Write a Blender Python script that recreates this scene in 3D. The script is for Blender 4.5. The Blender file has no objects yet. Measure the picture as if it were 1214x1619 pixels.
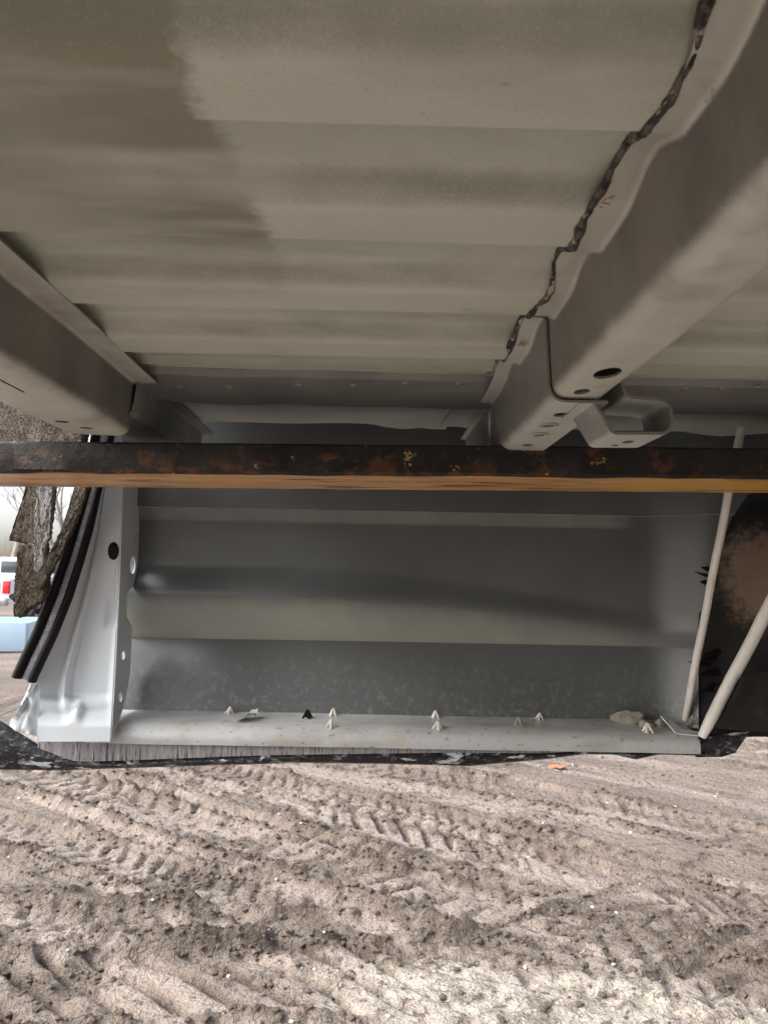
import bpy, bmesh, math, random
import numpy as np
from mathutils import Vector, Matrix

random.seed(7)
R = math.radians
SC = bpy.context.scene
COL = SC.collection
H = 1.40                      # camera height above the mud

# ------------------------------------------------------------------ camera
YAW, PITCH, ROLL = R(1.0), R(5.3), R(1.0)
FPX, IW, IH = 1122.0, 1214.0, 1619.0
fwd = Vector((math.sin(YAW)*math.cos(PITCH), math.cos(YAW)*math.cos(PITCH), math.sin(PITCH)))
right0 = fwd.cross(Vector((0, 0, 1))).normalized()
up0 = right0.cross(fwd).normalized()
right = right0*math.cos(ROLL) + up0*math.sin(ROLL)
up = up0*math.cos(ROLL) - right0*math.sin(ROLL)
cam_d = bpy.data.cameras.new('camera')
cam = bpy.data.objects.new('camera', cam_d)
COL.objects.link(cam)
cam.matrix_world = Matrix(((right.x, up.x, -fwd.x, 0), (right.y, up.y, -fwd.y, 0), (right.z, up.z, -fwd.z, H), (0, 0, 0, 1)))
cam_d.sensor_fit = 'VERTICAL'
cam_d.sensor_height = 9.8
cam_d.sensor_width = 9.8*IW/IH
cam_d.lens = 9.8*FPX/IH
cam_d.clip_start = 0.01
cam_d.clip_end = 2000
cam_d.dof.use_dof = True
cam_d.dof.focus_distance = 0.95
cam_d.dof.aperture_fstop = 4.5
SC.camera = cam

# ------------------------------------------------------------------ sky, sun, exposure
SUN_EL, SUN_AZ = R(40), R(-112)           # azimuth from +Y, negative towards -X
w = bpy.data.worlds.new('World'); SC.world = w; w.use_nodes = True
nt = w.node_tree; nt.nodes.clear()
wo = nt.nodes.new('ShaderNodeOutputWorld'); bg = nt.nodes.new('ShaderNodeBackground')
sk = nt.nodes.new('ShaderNodeTexSky'); sk.sky_type = 'NISHITA'; sk.sun_disc = False
sk.sun_elevation = SUN_EL; sk.sun_rotation = SUN_AZ
sk.air_density = 1.0; sk.dust_density = 4.0; sk.ozone_density = 1.0
hs = nt.nodes.new('ShaderNodeHueSaturation'); hs.inputs['Saturation'].default_value = 0.45
nt.links.new(sk.outputs[0], hs.inputs['Color']); nt.links.new(hs.outputs[0], bg.inputs[0])
nt.links.new(bg.outputs[0], wo.inputs[0]); bg.inputs[1].default_value = 0.15
sd = bpy.data.lights.new('sun', 'SUN'); sd.energy = 1.5; sd.angle = R(18); sd.color = (1, .975, .94)
so = bpy.data.objects.new('sun', sd); COL.objects.link(so)
sdir = Vector((math.sin(SUN_AZ)*math.cos(SUN_EL), math.cos(SUN_AZ)*math.cos(SUN_EL), math.sin(SUN_EL)))
so.rotation_euler = sdir.to_track_quat('Z', 'Y').to_euler()
so.location = (0, 0, 12)
SC.view_settings.view_transform = 'Standard'; SC.view_settings.look = 'None'
SC.view_settings.exposure = 1.48; SC.view_settings.gamma = 1.0
SC.cycles.max_bounces = 7; SC.cycles.diffuse_bounces = 5; SC.cycles.glossy_bounces = 3

# ------------------------------------------------------------------ helpers
def at(px, py, X=None, Y=None, Z=None):
    """photo pixel -> point on a known plane, relative to the point H above the mud"""
    d = fwd*FPX + right*(px-IW/2) - up*(py-IH/2)
    if Y is not None: k = Y/d.y
    elif X is not None: k = X/d.x
    else: k = Z/d.z
    return d*k

def _h(ix, iy, s):
    n = (ix.astype(np.int64)*374761393 + iy.astype(np.int64)*668265263 + s*974711) & 0x7fffffff
    n = ((n ^ (n >> 13))*1274126177) & 0x7fffffff
    return ((n ^ (n >> 16)) & 0xffff)/65535.0

def vnoise(x, y, s=0):
    x = np.asarray(x, float); y = np.asarray(y, float)
    ix = np.floor(x); iy = np.floor(y); fx = x-ix; fy = y-iy
    fx = fx*fx*fx*(fx*(fx*6-15)+10); fy = fy*fy*fy*(fy*(fy*6-15)+10)
    ix = ix.astype(np.int64); iy = iy.astype(np.int64)
    a = _h(ix, iy, s); b = _h(ix+1, iy, s); c = _h(ix, iy+1, s); d = _h(ix+1, iy+1, s)
    return (a*(1-fx)+b*fx)*(1-fy) + (c*(1-fx)+d*fx)*fy

def fbm(x, y, o=4, s=0, g=.5):
    t = 0; a = 1; n = 0
    for k in range(o):
        t = t + a*vnoise(x*2**k+17.3*k, y*2**k+9.1*k, s+k*31); n += a; a *= g
    return t/n

def sst(a, b, x):
    t = np.clip((x-a)/(b-a), 0, 1); return t*t*(3-2*t)

def interp(tab, v):
    return np.interp(v, [t[0] for t in tab], [t[1] for t in tab])

# ---- materials
def N(nt, t, **kw):
    n = nt.nodes.new(t)
    for k, v in kw.items():
        if k.startswith('i_'): n.inputs[k[2:].replace('_', ' ')].default_value = v
        else: setattr(n, k, v)
    return n

def ramp(nt, src, a, b, ca=(0, 0, 0, 1), cb=(1, 1, 1, 1)):
    r = N(nt, 'ShaderNodeValToRGB'); e = r.color_ramp.elements
    e[0].position = a; e[1].position = b; e[0].color = ca; e[1].color = cb
    nt.links.new(src, r.inputs[0]); return r.outputs[0]

def mix(nt, f, a, b, bt='MIX'):
    m = N(nt, 'ShaderNodeMix', data_type='RGBA', blend_type=bt)
    for s, v in ((0, f), (6, a), (7, b)):
        if hasattr(v, 'is_linked') or hasattr(v, 'node'): nt.links.new(v, m.inputs[s])
        elif s == 0: m.inputs[0].default_value = v
        else: m.inputs[s].default_value = (*v, 1) if len(v) == 3 else v
    return m.outputs[2]

def noise(nt, vec, scale, detail=5, rough=.6, dist=0):
    n = N(nt, 'ShaderNodeTexNoise'); n.inputs['Scale'].default_value = scale; n.inputs['Detail'].default_value = detail
    n.inputs['Roughness'].default_value = rough; n.inputs['Distortion'].default_value = dist
    nt.links.new(vec, n.inputs['Vector']); return n.outputs[0]

def scaled(nt, vec, s):
    m = N(nt, 'ShaderNodeMapping'); m.inputs['Scale'].default_value = s; nt.links.new(vec, m.inputs[0]); return m.outputs[0]

MATS = {}
def mat(name, c1, c2=None, scale=6, rough=.5, rvar=.1, layers=(), bump=(), metal=0, spec=.5, var=(.35, .65), stretch=(1, 1, 1), fn=None):
    """c1/c2 mottled by noise; layers: (colour, scale, lo, hi, stretch, strength) stains and specks; bump: (scale, strength, distance)"""
    m = bpy.data.materials.new(name); m.use_nodes = True; MATS[name] = m
    nt = m.node_tree; nt.nodes.clear()
    o = N(nt, 'ShaderNodeOutputMaterial'); p = N(nt, 'ShaderNodeBsdfPrincipled'); nt.links.new(p.outputs[0], o.inputs[0])
    tc = N(nt, 'ShaderNodeTexCoord'); v = tc.outputs['Object']
    base = scaled(nt, v, stretch)
    n1 = noise(nt, base, scale, 5)
    col = mix(nt, ramp(nt, n1, *var), c1, c2 or tuple(c*.8 for c in c1))
    if fn: col = fn(nt, v, col)
    for (lc, ls, lo, hi, st, k) in layers:
        f = ramp(nt, noise(nt, scaled(nt, v, st), ls, 3, .65), lo, hi, cb=(k, k, k, 1))
        col = mix(nt, f, col, lc)
    nt.links.new(col, p.inputs['Base Color'])
    mr = N(nt, 'ShaderNodeMapRange'); mr.inputs[3].default_value = rough-rvar; mr.inputs[4].default_value = rough+rvar
    nt.links.new(noise(nt, v, scale*2.3, 2), mr.inputs[0]); nt.links.new(mr.outputs[0], p.inputs['Roughness'])
    p.inputs['Metallic'].default_value = metal; p.inputs['Specular IOR Level'].default_value = spec
    nrm = None
    for (bs, bk, bd) in bump:
        b = N(nt, 'ShaderNodeBump'); b.inputs['Strength'].default_value = bk; b.inputs['Distance'].default_value = bd
        nt.links.new(noise(nt, v, bs, 3, .6), b.inputs['Height'])
        if nrm: nt.links.new(nrm, b.inputs['Normal'])
        nrm = b.outputs[0]
    if nrm: nt.links.new(nrm, p.inputs['Normal'])
    return m

def sep(nt, v):
    s = N(nt, 'ShaderNodeSeparateXYZ'); nt.links.new(v, s.inputs[0]); return s.outputs

def math_(nt, op, a, b=None):
    m = N(nt, 'ShaderNodeMath', operation=op)
    for i, q in enumerate((a, b)):
        if q is None: continue
        if hasattr(q, 'node'): nt.links.new(q, m.inputs[i])
        else: m.inputs[i].default_value = q
    return m.outputs[0]

# ---- objects
def link(name, me, m=None, parent=None, loc=None, smooth=35):
    o = bpy.data.objects.new(name, me); COL.objects.link(o)
    if m is not None and not me.materials:
        for q in (m if isinstance(m, (list, tuple)) else [m]): me.materials.append(q)
    if smooth and me.polygons:
        me.polygons.foreach_set('use_smooth', [True]*len(me.polygons))
        me.set_sharp_from_angle(angle=R(smooth))
    if parent is not None: o.parent = parent
    if loc is not None: o.location = loc
    return o

def tag(o, label=None, cat=None, group=None, kind=None):
    if label: o['label'] = label
    if cat: o['category'] = cat
    if group: o['group'] = group
    if kind: o['kind'] = kind
    return o

def pydata(name, v, f):
    me = bpy.data.meshes.new(name); me.from_pydata([tuple(map(float, q)) for q in v], [], f); me.validate(); me.update(); return me

def fix_normals(me):
    bm = bmesh.new(); bm.from_mesh(me); bmesh.ops.remove_doubles(bm, verts=bm.verts, dist=1e-6)
    bmesh.ops.recalc_face_normals(bm, faces=bm.faces); bm.to_mesh(me); bm.free(); return me

def fillet(pts, rad, n=6):
    out = []
    P = [Vector(p) for p in pts]
    for i, p in enumerate(P):
        r = rad[i] if isinstance(rad, (list, tuple)) else rad
        if i in (0, len(P)-1) or r <= 0: out.append(p); continue
        a = (P[i-1]-p); b = (P[i+1]-p); la, lb = a.length, b.length; a /= la; b /= lb
        ang = a.angle(b); t = min(r/math.tan(ang/2), la*.49, lb*.49)
        for k in range(n+1):
            s = k/n; q0 = p+a*t; q1 = p+b*t
            out.append(q0*(1-s)**2 + p*2*s*(1-s) + q1*s*s)
    return out

def sheet(name, prof, t, axis, stations, warp=None):
    """solid sheet-metal strip: 2-D profile polyline thickened by t, swept along axis 'X' or 'Y'"""
    P = [Vector(p) for p in prof]; n = len(P); off = []
    for i in range(n):
        d = (P[min(i+1, n-1)]-P[max(i-1, 0)]).normalized(); off.append(P[i]+Vector((-d.y, d.x))*t)
    loop = P+off[::-1]; m = len(loop); V = []; F = []
    for s in stations:
        for q in loop:
            c = (s, q.x, q.y) if axis == 'X' else (q.x, s, q.y)
            V.append(warp(c) if warp else c)
    for k in range(len(stations)-1):
        for i in range(m):
            j = (i+1) % m; F.append((k*m+i, k*m+j, (k+1)*m+j, (k+1)*m+i))
    for k in (0, len(stations)-1):
        for i in range(n-1): F.append((k*m+i, k*m+i+1, k*m+m-2-i, k*m+m-1-i))
    return fix_normals(pydata(name, V, F))

def grid(name, fn, us, vs, thick=0, flip=False):
    """surface patch fn(u,v)->xyz, optionally thickened to a solid"""
    nu, nv = len(us), len(vs)
    V = [Vector(fn(u, v)) for v in vs for u in us]
    F = [(j*nu+i, j*nu+i+1, (j+1)*nu+i+1, (j+1)*nu+i) for j in range(nv-1) for i in range(nu-1)]
    me = pydata(name, V, F)
    if thick:
        bm = bmesh.new(); bm.from_mesh(me); bmesh.ops.recalc_face_normals(bm, faces=bm.faces)
        bmesh.ops.solidify(bm, geom=bm.faces[:], thickness=thick); bmesh.ops.recalc_face_normals(bm, faces=bm.faces)
        bm.to_mesh(me); bm.free()
    return me

def box_bm(bm, lo, hi):
    r = bmesh.ops.create_cube(bm, size=1)
    for v in r['verts']: v.co = Vector([(lo[i]+hi[i])/2 + v.co[i]*(hi[i]-lo[i]) for i in range(3)])
    return r['verts']

def box(name, lo, hi, bev=0, seg=2):
    bm = bmesh.new(); box_bm(bm, lo, hi)
    if bev: bmesh.ops.bevel(bm, geom=bm.edges[:], offset=bev, segments=seg, affect='EDGES', profile=.6)
    bmesh.ops.recalc_face_normals(bm, faces=bm.faces)
    me = bpy.data.meshes.new(name); bm.to_mesh(me); bm.free(); return me

def tube(name, pts, rad, n=10, jit=0, cap=True):
    P = [Vector(p) for p in pts]; V = []; F = []
    up_ = Vector((.13, .2, 1)).normalized()
    for i, p in enumerate(P):
        d = (P[min(i+1, len(P)-1)]-P[max(i-1, 0)]).normalized()
        a = d.cross(up_)
        if a.length < .05: a = d.cross(Vector((1, 0, 0)))
        a.normalize(); b = d.cross(a); r = rad[i] if isinstance(rad, (list, tuple, np.ndarray)) else rad
        for k in range(n):
            q = 2*math.pi*k/n; rr = r*(1+jit*(random.random()-.5))
            V.append(p+a*math.cos(q)*rr+b*math.sin(q)*rr)
    for i in range(len(P)-1):
        for k in range(n): F.append((i*n+k, i*n+(k+1) % n, (i+1)*n+(k+1) % n, (i+1)*n+k))
    if cap: F += [tuple(range(n-1, -1, -1)), tuple((len(P)-1)*n+k for k in range(n))]
    return fix_normals(pydata(name, V, F))

def lathe(name, prof, n=16, axis='Z'):
    V = []; F = []
    for r, z in prof:
        for k in range(n):
            a = 2*math.pi*k/n; c = (r*math.cos(a), r*math.sin(a), z)
            V.append(c if axis == 'Z' else ((c[2], c[0], c[1]) if axis == 'X' else (c[0], c[2], c[1])))
    for i in range(len(prof)-1):
        for k in range(n): F.append((i*n+k, i*n+(k+1) % n, (i+1)*n+(k+1) % n, (i+1)*n+k))
    F += [tuple(range(n)), tuple((len(prof)-1)*n+k for k in range(n))]
    return fix_normals(pydata(name, V, F))

def cut(me, cutters):
    """punch real holes: cutters are meshes"""
    o = bpy.data.objects.new('work', me); COL.objects.link(o); ws = []
    for c in cutters:
        k = bpy.data.objects.new('cutter', c); COL.objects.link(k); ws.append(k)
        b = o.modifiers.new('b', 'BOOLEAN'); b.operation = 'DIFFERENCE'; b.object = k; b.solver = 'EXACT'
    dg = bpy.context.evaluated_depsgraph_get(); dg.update()
    r = bpy.data.meshes.new_from_object(o.evaluated_get(dg))
    for k in ws+[o]: bpy.data.objects.remove(k)
    return r

def cyl_cut(c, rx, ry, axis='Z', L=.02, n=24):
    """elliptic punch centred on c"""
    me = lathe('punch', [(1, -L), (1, L)], n, axis)
    for v in me.vertices:
        q = v.co
        if axis == 'Z': v.co = Vector((c[0]+q.x*rx, c[1]+q.y*ry, c[2]+q.z))
        elif axis == 'X': v.co = Vector((c[0]+q.x, c[1]+q.y*rx, c[2]+q.z*ry))
        else: v.co = Vector((c[0]+q.x*rx, c[1]+q.y, c[2]+q.z*ry))
    return me

def rock(name, r, seed, squash=(1, 1, .7), sub=2, rough=.35):
    bm = bmesh.new(); bmesh.ops.create_icosphere(bm, subdivisions=sub, radius=1)
    rr = random.Random(seed); k = [Vector((rr.uniform(-1, 1), rr.uniform(-1, 1), rr.uniform(-1, 1))).normalized() for _ in range(9)]
    for v in bm.verts:
        d = 1.0
        for q in k:
            e = v.co.normalized().dot(q)
            if e > .62: d = min(d, .62/e+.08)
        d *= 1+rough*(rr.random()-.5)*.35
        v.co = Vector((v.co.x*d*squash[0], v.co.y*d*squash[1], v.co.z*d*squash[2]))*r
    me = bpy.data.meshes.new(name); bm.to_mesh(me); bm.free(); return me

# ------------------------------------------------------------------ materials
F_ = .240; PER = .1320; E0 = .352; RIB = .0135      # bed floor: height, rib pitch, first rib edge, rib depth
PRIM, PRIM_D = (.535, .56, .475), (.44, .455, .38)
EC, EC_D = (.20, .20, .175), (.165, .163, .14)
DUST = (.56, .53, .46)
BASE_B = [(900, .12, .0006), (60, .1, .002)]

def overspray_rib_light(nt, v, col):
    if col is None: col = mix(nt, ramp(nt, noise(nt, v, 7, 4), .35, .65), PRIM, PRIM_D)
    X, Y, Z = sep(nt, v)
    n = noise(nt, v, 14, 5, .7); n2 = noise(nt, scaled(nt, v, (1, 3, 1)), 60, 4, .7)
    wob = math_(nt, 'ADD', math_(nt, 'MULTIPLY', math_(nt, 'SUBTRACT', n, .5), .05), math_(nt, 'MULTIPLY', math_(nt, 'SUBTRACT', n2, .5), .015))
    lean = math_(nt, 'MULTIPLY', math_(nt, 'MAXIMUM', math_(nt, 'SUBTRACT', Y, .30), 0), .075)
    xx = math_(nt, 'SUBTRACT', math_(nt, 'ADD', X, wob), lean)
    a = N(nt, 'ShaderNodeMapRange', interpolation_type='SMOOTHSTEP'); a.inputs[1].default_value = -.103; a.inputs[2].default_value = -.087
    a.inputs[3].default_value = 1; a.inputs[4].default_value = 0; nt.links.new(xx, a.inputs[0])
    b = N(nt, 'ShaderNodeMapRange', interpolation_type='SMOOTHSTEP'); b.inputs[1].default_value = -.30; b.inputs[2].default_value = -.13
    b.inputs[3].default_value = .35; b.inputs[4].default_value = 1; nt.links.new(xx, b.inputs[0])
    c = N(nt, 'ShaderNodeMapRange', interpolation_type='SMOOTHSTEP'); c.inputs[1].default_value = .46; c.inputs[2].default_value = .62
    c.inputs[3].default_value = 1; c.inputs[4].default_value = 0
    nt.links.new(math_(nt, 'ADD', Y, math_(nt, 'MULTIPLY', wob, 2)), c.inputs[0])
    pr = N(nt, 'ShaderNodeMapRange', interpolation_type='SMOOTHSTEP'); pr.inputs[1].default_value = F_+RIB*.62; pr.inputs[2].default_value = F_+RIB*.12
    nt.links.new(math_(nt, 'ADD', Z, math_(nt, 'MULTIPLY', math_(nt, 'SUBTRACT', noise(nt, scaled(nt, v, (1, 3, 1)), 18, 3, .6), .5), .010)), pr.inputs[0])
    col = mix(nt, math_(nt, 'MULTIPLY', pr.outputs[0], .55), col, (.67, .69, .60))  # low ribs painted paler than the channels: rib light put into the colour
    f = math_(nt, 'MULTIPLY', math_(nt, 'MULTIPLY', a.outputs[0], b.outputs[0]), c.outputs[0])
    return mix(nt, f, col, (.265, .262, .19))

def spray_facing_shade(lo, hi, d, coat, grain=.35, also=None):  # pale spray coat by facing; also paints shade onto rib slopes and webs
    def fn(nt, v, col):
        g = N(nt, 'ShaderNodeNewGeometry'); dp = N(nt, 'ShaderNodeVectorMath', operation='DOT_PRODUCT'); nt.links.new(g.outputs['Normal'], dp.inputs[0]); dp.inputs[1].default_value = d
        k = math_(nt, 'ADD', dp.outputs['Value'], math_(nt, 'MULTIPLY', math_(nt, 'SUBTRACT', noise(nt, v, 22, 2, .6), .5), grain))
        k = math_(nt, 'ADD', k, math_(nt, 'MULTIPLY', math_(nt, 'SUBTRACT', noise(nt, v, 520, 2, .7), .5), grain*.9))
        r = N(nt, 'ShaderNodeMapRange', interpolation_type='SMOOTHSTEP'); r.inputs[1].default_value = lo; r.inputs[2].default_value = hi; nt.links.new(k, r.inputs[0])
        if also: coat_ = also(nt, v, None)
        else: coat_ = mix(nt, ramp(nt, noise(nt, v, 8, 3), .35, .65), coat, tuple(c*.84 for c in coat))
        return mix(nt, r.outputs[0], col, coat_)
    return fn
SPD = (.04, .40, -.915)  # direction picked so rib slopes towards the viewpoint get a painted shade
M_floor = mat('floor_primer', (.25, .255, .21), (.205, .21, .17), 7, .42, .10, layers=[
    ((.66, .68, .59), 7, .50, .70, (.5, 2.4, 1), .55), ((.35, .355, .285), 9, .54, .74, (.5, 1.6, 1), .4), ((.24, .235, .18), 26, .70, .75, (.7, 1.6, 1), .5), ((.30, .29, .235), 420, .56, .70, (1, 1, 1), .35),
    ((.74, .72, .66), 520, .60, .74, (1, 1, 1), .3)], bump=BASE_B, fn=spray_facing_shade(.42, .90, SPD, None, .20, overspray_rib_light))
M_sill = mat('sill_primer', (.235, .215, .19), (.16, .15, .135), 14, .42, .12, stretch=(1, 1.3, .4), fn=spray_facing_shade(.12, .70, (0, .12, -.99), (.60, .60, .53)), layers=[
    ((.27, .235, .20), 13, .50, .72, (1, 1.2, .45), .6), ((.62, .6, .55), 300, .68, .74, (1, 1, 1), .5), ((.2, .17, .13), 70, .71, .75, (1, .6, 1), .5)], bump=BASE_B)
M_prim = mat('bare_primer', (.23, .23, .21), (.18, .178, .162), 8, .42, .12, fn=spray_facing_shade(.30, .93, (0, .30, -.954), (.58, .59, .55)), layers=[
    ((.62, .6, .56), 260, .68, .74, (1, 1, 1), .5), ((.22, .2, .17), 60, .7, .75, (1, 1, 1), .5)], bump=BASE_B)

M_strip = mat('thin_coat_primer', (.24, .245, .235), (.19, .193, .185), 9, .40, .1, layers=[((.40, .40, .37), 7, .5, .7, (.5, 2, 1), .6), ((.13, .12, .1), 60, .68, .74, (1, 1, 1), .5)], bump=BASE_B)

def panel_dirt_swage_light(nt, v, col):
    X, Y, Z = sep(nt, v)
    a = N(nt, 'ShaderNodeMapRange'); a.inputs[1].default_value = -.12; a.inputs[2].default_value = -.25; a.inputs[3].default_value = 0; a.inputs[4].default_value = 1
    nt.links.new(math_(nt, 'ADD', Z, math_(nt, 'MULTIPLY', math_(nt, 'SUBTRACT', noise(nt, v, 12), .5), .06)), a.inputs[0])
    sp = ramp(nt, noise(nt, v, 85, 4, .75), .52, .66)
    f = math_(nt, 'MULTIPLY', math_(nt, 'MULTIPLY', a.outputs[0], sp), .30)
    sp2 = ramp(nt, noise(nt, scaled(nt, v, (1, 1, 1.5)), 42, 3, .7), .655, .69)
    g = math_(nt, 'MULTIPLY', math_(nt, 'MULTIPLY', a.outputs[0], sp2), .75)
    col = spray_facing_shade(.02, .72, (0, 0, -1), (.36, .365, .32), .16)(nt, v, col)  # underside of the swage painted paler, as if lit from the ground
    return mix(nt, g, mix(nt, f, col, (.42, .43, .42)), (.07, .06, .05))
M_panel = mat('panel_primer', (.108, .117, .120), (.088, .095, .096), 6, .33, .04, layers=[
    ((.55, .55, .52), 330, .70, .75, (1, 1, 1), .4)], bump=BASE_B, fn=panel_dirt_swage_light)
M_ledge = mat('ledge_primer', (.50, .52, .53), (.44, .455, .46), 10, .36, .12, layers=[
    ((.24, .22, .19), 14, .50, .72, (.5, 2, 1), .6), ((.15, .13, .105), 150, .62, .67, (.5, 1, 1), .75), ((.4, .34, .25), 18, .55, .70, (1, 1, 1), .55)], bump=BASE_B)
M_post = mat('pale_basecoat', (.62, .67, .71), (.55, .60, .64), 7, .30, .08, layers=[
    ((.42, .42, .42), 30, .68, .74, (1, 1, 1), .35)], bump=[(700, .08, .0004), (30, .08, .003)])
M_rubber = mat('black_rubber', (.007, .0065, .007), (.011, .010, .010), 20, .6, .1, spec=.2, bump=[(500, .2, .0006)])
M_groove = mat('grey_seal_core', (.40, .41, .46), (.28, .29, .33), 60, .35, .1, stretch=(1, 1, 5), bump=[(220, .3, .001)])
M_seal = mat('seam_sealer', (.03, .026, .024), (.015, .013, .012), 40, .4, .15, layers=[((.42, .36, .28), 60, .60, .64, (1, 1, 1), 1), ((.16, .14, .12), 90, .5, .6, (1, 1, 1), .7)], bump=[(160, .8, .003), (600, .4, .001)])
def fork_paint(nt, v, col):
    X, Y, Z = sep(nt, v)
    a = N(nt, 'ShaderNodeMapRange'); a.inputs[1].default_value = .153; a.inputs[2].default_value = .128; a.inputs[3].default_value = 0; a.inputs[4].default_value = 1
    nt.links.new(Z, a.inputs[0])
    f = math_(nt, 'MULTIPLY', a.outputs[0], ramp(nt, noise(nt, scaled(nt, v, (1, 1, 1.6)), 17, 6, .7), .52, .60))
    return mix(nt, math_(nt, 'MULTIPLY', f, .8), col, (.16, .055, .022))
M_forkside = mat('fork_black', (.011, .010, .0095), (.025, .022, .020), 16, .5, .16, spec=.3, layers=[
    ((.13, .05, .02), 26, .57, .68, (1, 1, 1), .8), ((.40, .27, .14), 42, .655, .69, (.8, 1, 1), .9), ((.10, .09, .082), 70, .56, .74, (1, 1, 1), .35), ((.05, .045, .04), 9, .5, .65, (1, 1, .6), .35), ((.3, .27, .22), 7, .72, .74, (3, 1, .3), .5)],
    bump=[(90, .6, .002), (400, .4, .0008)], fn=fork_paint)
def fork_yellow(nt, v, col):
    X, Y, Z = sep(nt, v)
    a = N(nt, 'ShaderNodeMapRange'); a.inputs[1].default_value = .2; a.inputs[2].default_value = .6; nt.links.new(math_(nt, 'ADD', X, math_(nt, 'MULTIPLY', noise(nt, scaled(nt, v, (1, 12, 1)), 6), .3)), a.inputs[0])
    return mix(nt, math_(nt, 'MULTIPLY', a.outputs[0], .75), col, (.78, .44, .05))
M_forkbot = mat('fork_worn_underside', (.80, .50, .25), (.62, .32, .13), 14, .42, .14, stretch=(.35, 3, 1), metal=.1, layers=[
    ((.74, .52, .32), 22, .54, .68, (.25, 7, 1), .8), ((.07, .04, .025), 20, .60, .66, (.3, 2.2, 1), .9), ((.34, .15, .06), 9, .50, .64, (.5, 1.6, 1), .75)], bump=[(60, .4, .002), (300, .3, .001)], fn=fork_yellow)
M_foam = mat('weathered_foam', (.25, .21, .17), (.13, .108, .088), 60, .95, .04, spec=.1, layers=[((.33, .31, .28), 22, .56, .76, (1, 1, 1), .6), ((.02, .016, .012), 420, .52, .60, (1, 1, 1), .9)], bump=[(620, 1, .006), (210, .8, .004)])
def foam_grey(nt, v, col):
    g = N(nt, 'ShaderNodeNewGeometry'); return col
M_foamside = mat('weathered_foam_skin', (.40, .40, .41), (.24, .235, .23), 70, 1., .0, spec=.05, stretch=(1.5, 1, .6), layers=[((.07, .06, .052), 260, .52, .62, (1.5, 1, .5), .8)], bump=[(520, .9, .004)])
M_white = mat('white_plastic', (.78, .76, .70), (.66, .64, .58), 90, .4, .1, bump=[(400, .2, .001)])
M_rod = mat('white_painted_rod', (.80, .79, .76), (.70, .68, .64), 24, .38, .1, layers=[((.4, .34, .26), 50, .66, .74, (1, 1, .3), .6)], bump=[(300, .2, .0008)])
def liner_mud(nt, v, col):
    c = at(1212, 912, Y=1.15)
    d = N(nt, 'ShaderNodeVectorMath', operation='DISTANCE'); nt.links.new(scaled(nt, v, (1.5, .6, 1)), d.inputs[0]); d.inputs[1].default_value = (c.x*1.5, c.y*.6, c.z)
    e = math_(nt, 'ADD', d.outputs['Value'], math_(nt, 'MULTIPLY', math_(nt, 'SUBTRACT', noise(nt, v, 60, 5, .75), .5), .13))
    r = N(nt, 'ShaderNodeMapRange', interpolation_type='SMOOTHSTEP'); r.inputs[1].default_value = .105; r.inputs[2].default_value = .045; nt.links.new(e, r.inputs[0])
    return mix(nt, math_(nt, 'MULTIPLY', r.outputs[0], .9), col, (.22, .15, .11))
M_liner = mat('muddy_black_liner', (.007, .0065, .0065), (.012, .011, .010), 9, .7, .12, spec=.25, fn=liner_mud, layers=[((.06, .047, .038), 30, .58, .74, (1, 1, 1), .5)], bump=[(240, .5, .002), (25, .4, .008)])
M_skin = mat('black_body_paint', (.01, .01, .012), (.016, .016, .018), 14, .22, .12, spec=.35, layers=[((.50, .52, .55), 46, .60, .65, (.5, 1, 1.6), .9), ((.3, .31, .33), 110, .56, .66, (.5, 1, 1.2), .5), ((.06, .055, .052), 60, .56, .66, (1, 1, 1), .7)], bump=[(50, .5, .004), (200, .3, .002)])
M_adh = mat('torn_adhesive', (.30, .295, .30), (.15, .145, .15), 30, .6, .15, stretch=(5, 1, .35), layers=[((.012, .011, .012), 60, .55, .62, (4.5, 1, .3), .9), ((.5, .5, .5), 90, .62, .7, (4, 1, .4), .8), ((.02, .018, .018), 5, .55, .62, (1, 1, .3), .8)], bump=[(200, .6, .002)])
M_clod = mat('dried_mud_clod', (.40, .37, .32), (.25, .225, .19), 60, .95, .03, spec=.15, layers=[((.45, .42, .37), 120, .56, .68, (1, 1, 1), .6)], bump=[(180, .8, .004)])
M_film = mat('grey_film', (.42, .43, .43), (.3, .31, .31), 40, .3, .1, bump=[(80, .5, .002)])
M_dark = mat('dark_void_steel', (.05, .05, .047), (.04, .04, .038), 8, .6, .1)

# ------------------------------------------------------------------ ground
def gp(px, py):
    q = at(px, py, Z=-H); return np.array((q.x, q.y))
xs = np.concatenate([-np.geomspace(600, 4.3, 40), np.arange(-4.2, 3.6, .0105), np.geomspace(3.7, 600, 40)])
ys = np.concatenate([-np.geomspace(300, 1.6, 26), np.linspace(-1.4, 1.7, 26), np.arange(1.75, 7.2, .0092), np.geomspace(7.25, 900, 90)])
GX, GY = np.meshgrid(xs, ys)
wx = GX + .05*(fbm(GX*1.3, GY*1.3, 3, 91)-.5)*2; wy = GY + .05*(fbm(GX*1.3, GY*1.3, 3, 47)-.5)*2
near = sst(16, 8, np.hypot(GX, GY-3))
Z = .10*(fbm(GX*.35, GY*.35, 3, 5)-.5)
churn = np.zeros_like(GX)
Ln = np.array((.79, -.61)); Lp = np.array((.61, .79))
ua = GX*Ln[0]+GY*Ln[1]; va = GX*Lp[0]+GY*Lp[1]
press = np.zeros_like(GX)
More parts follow.
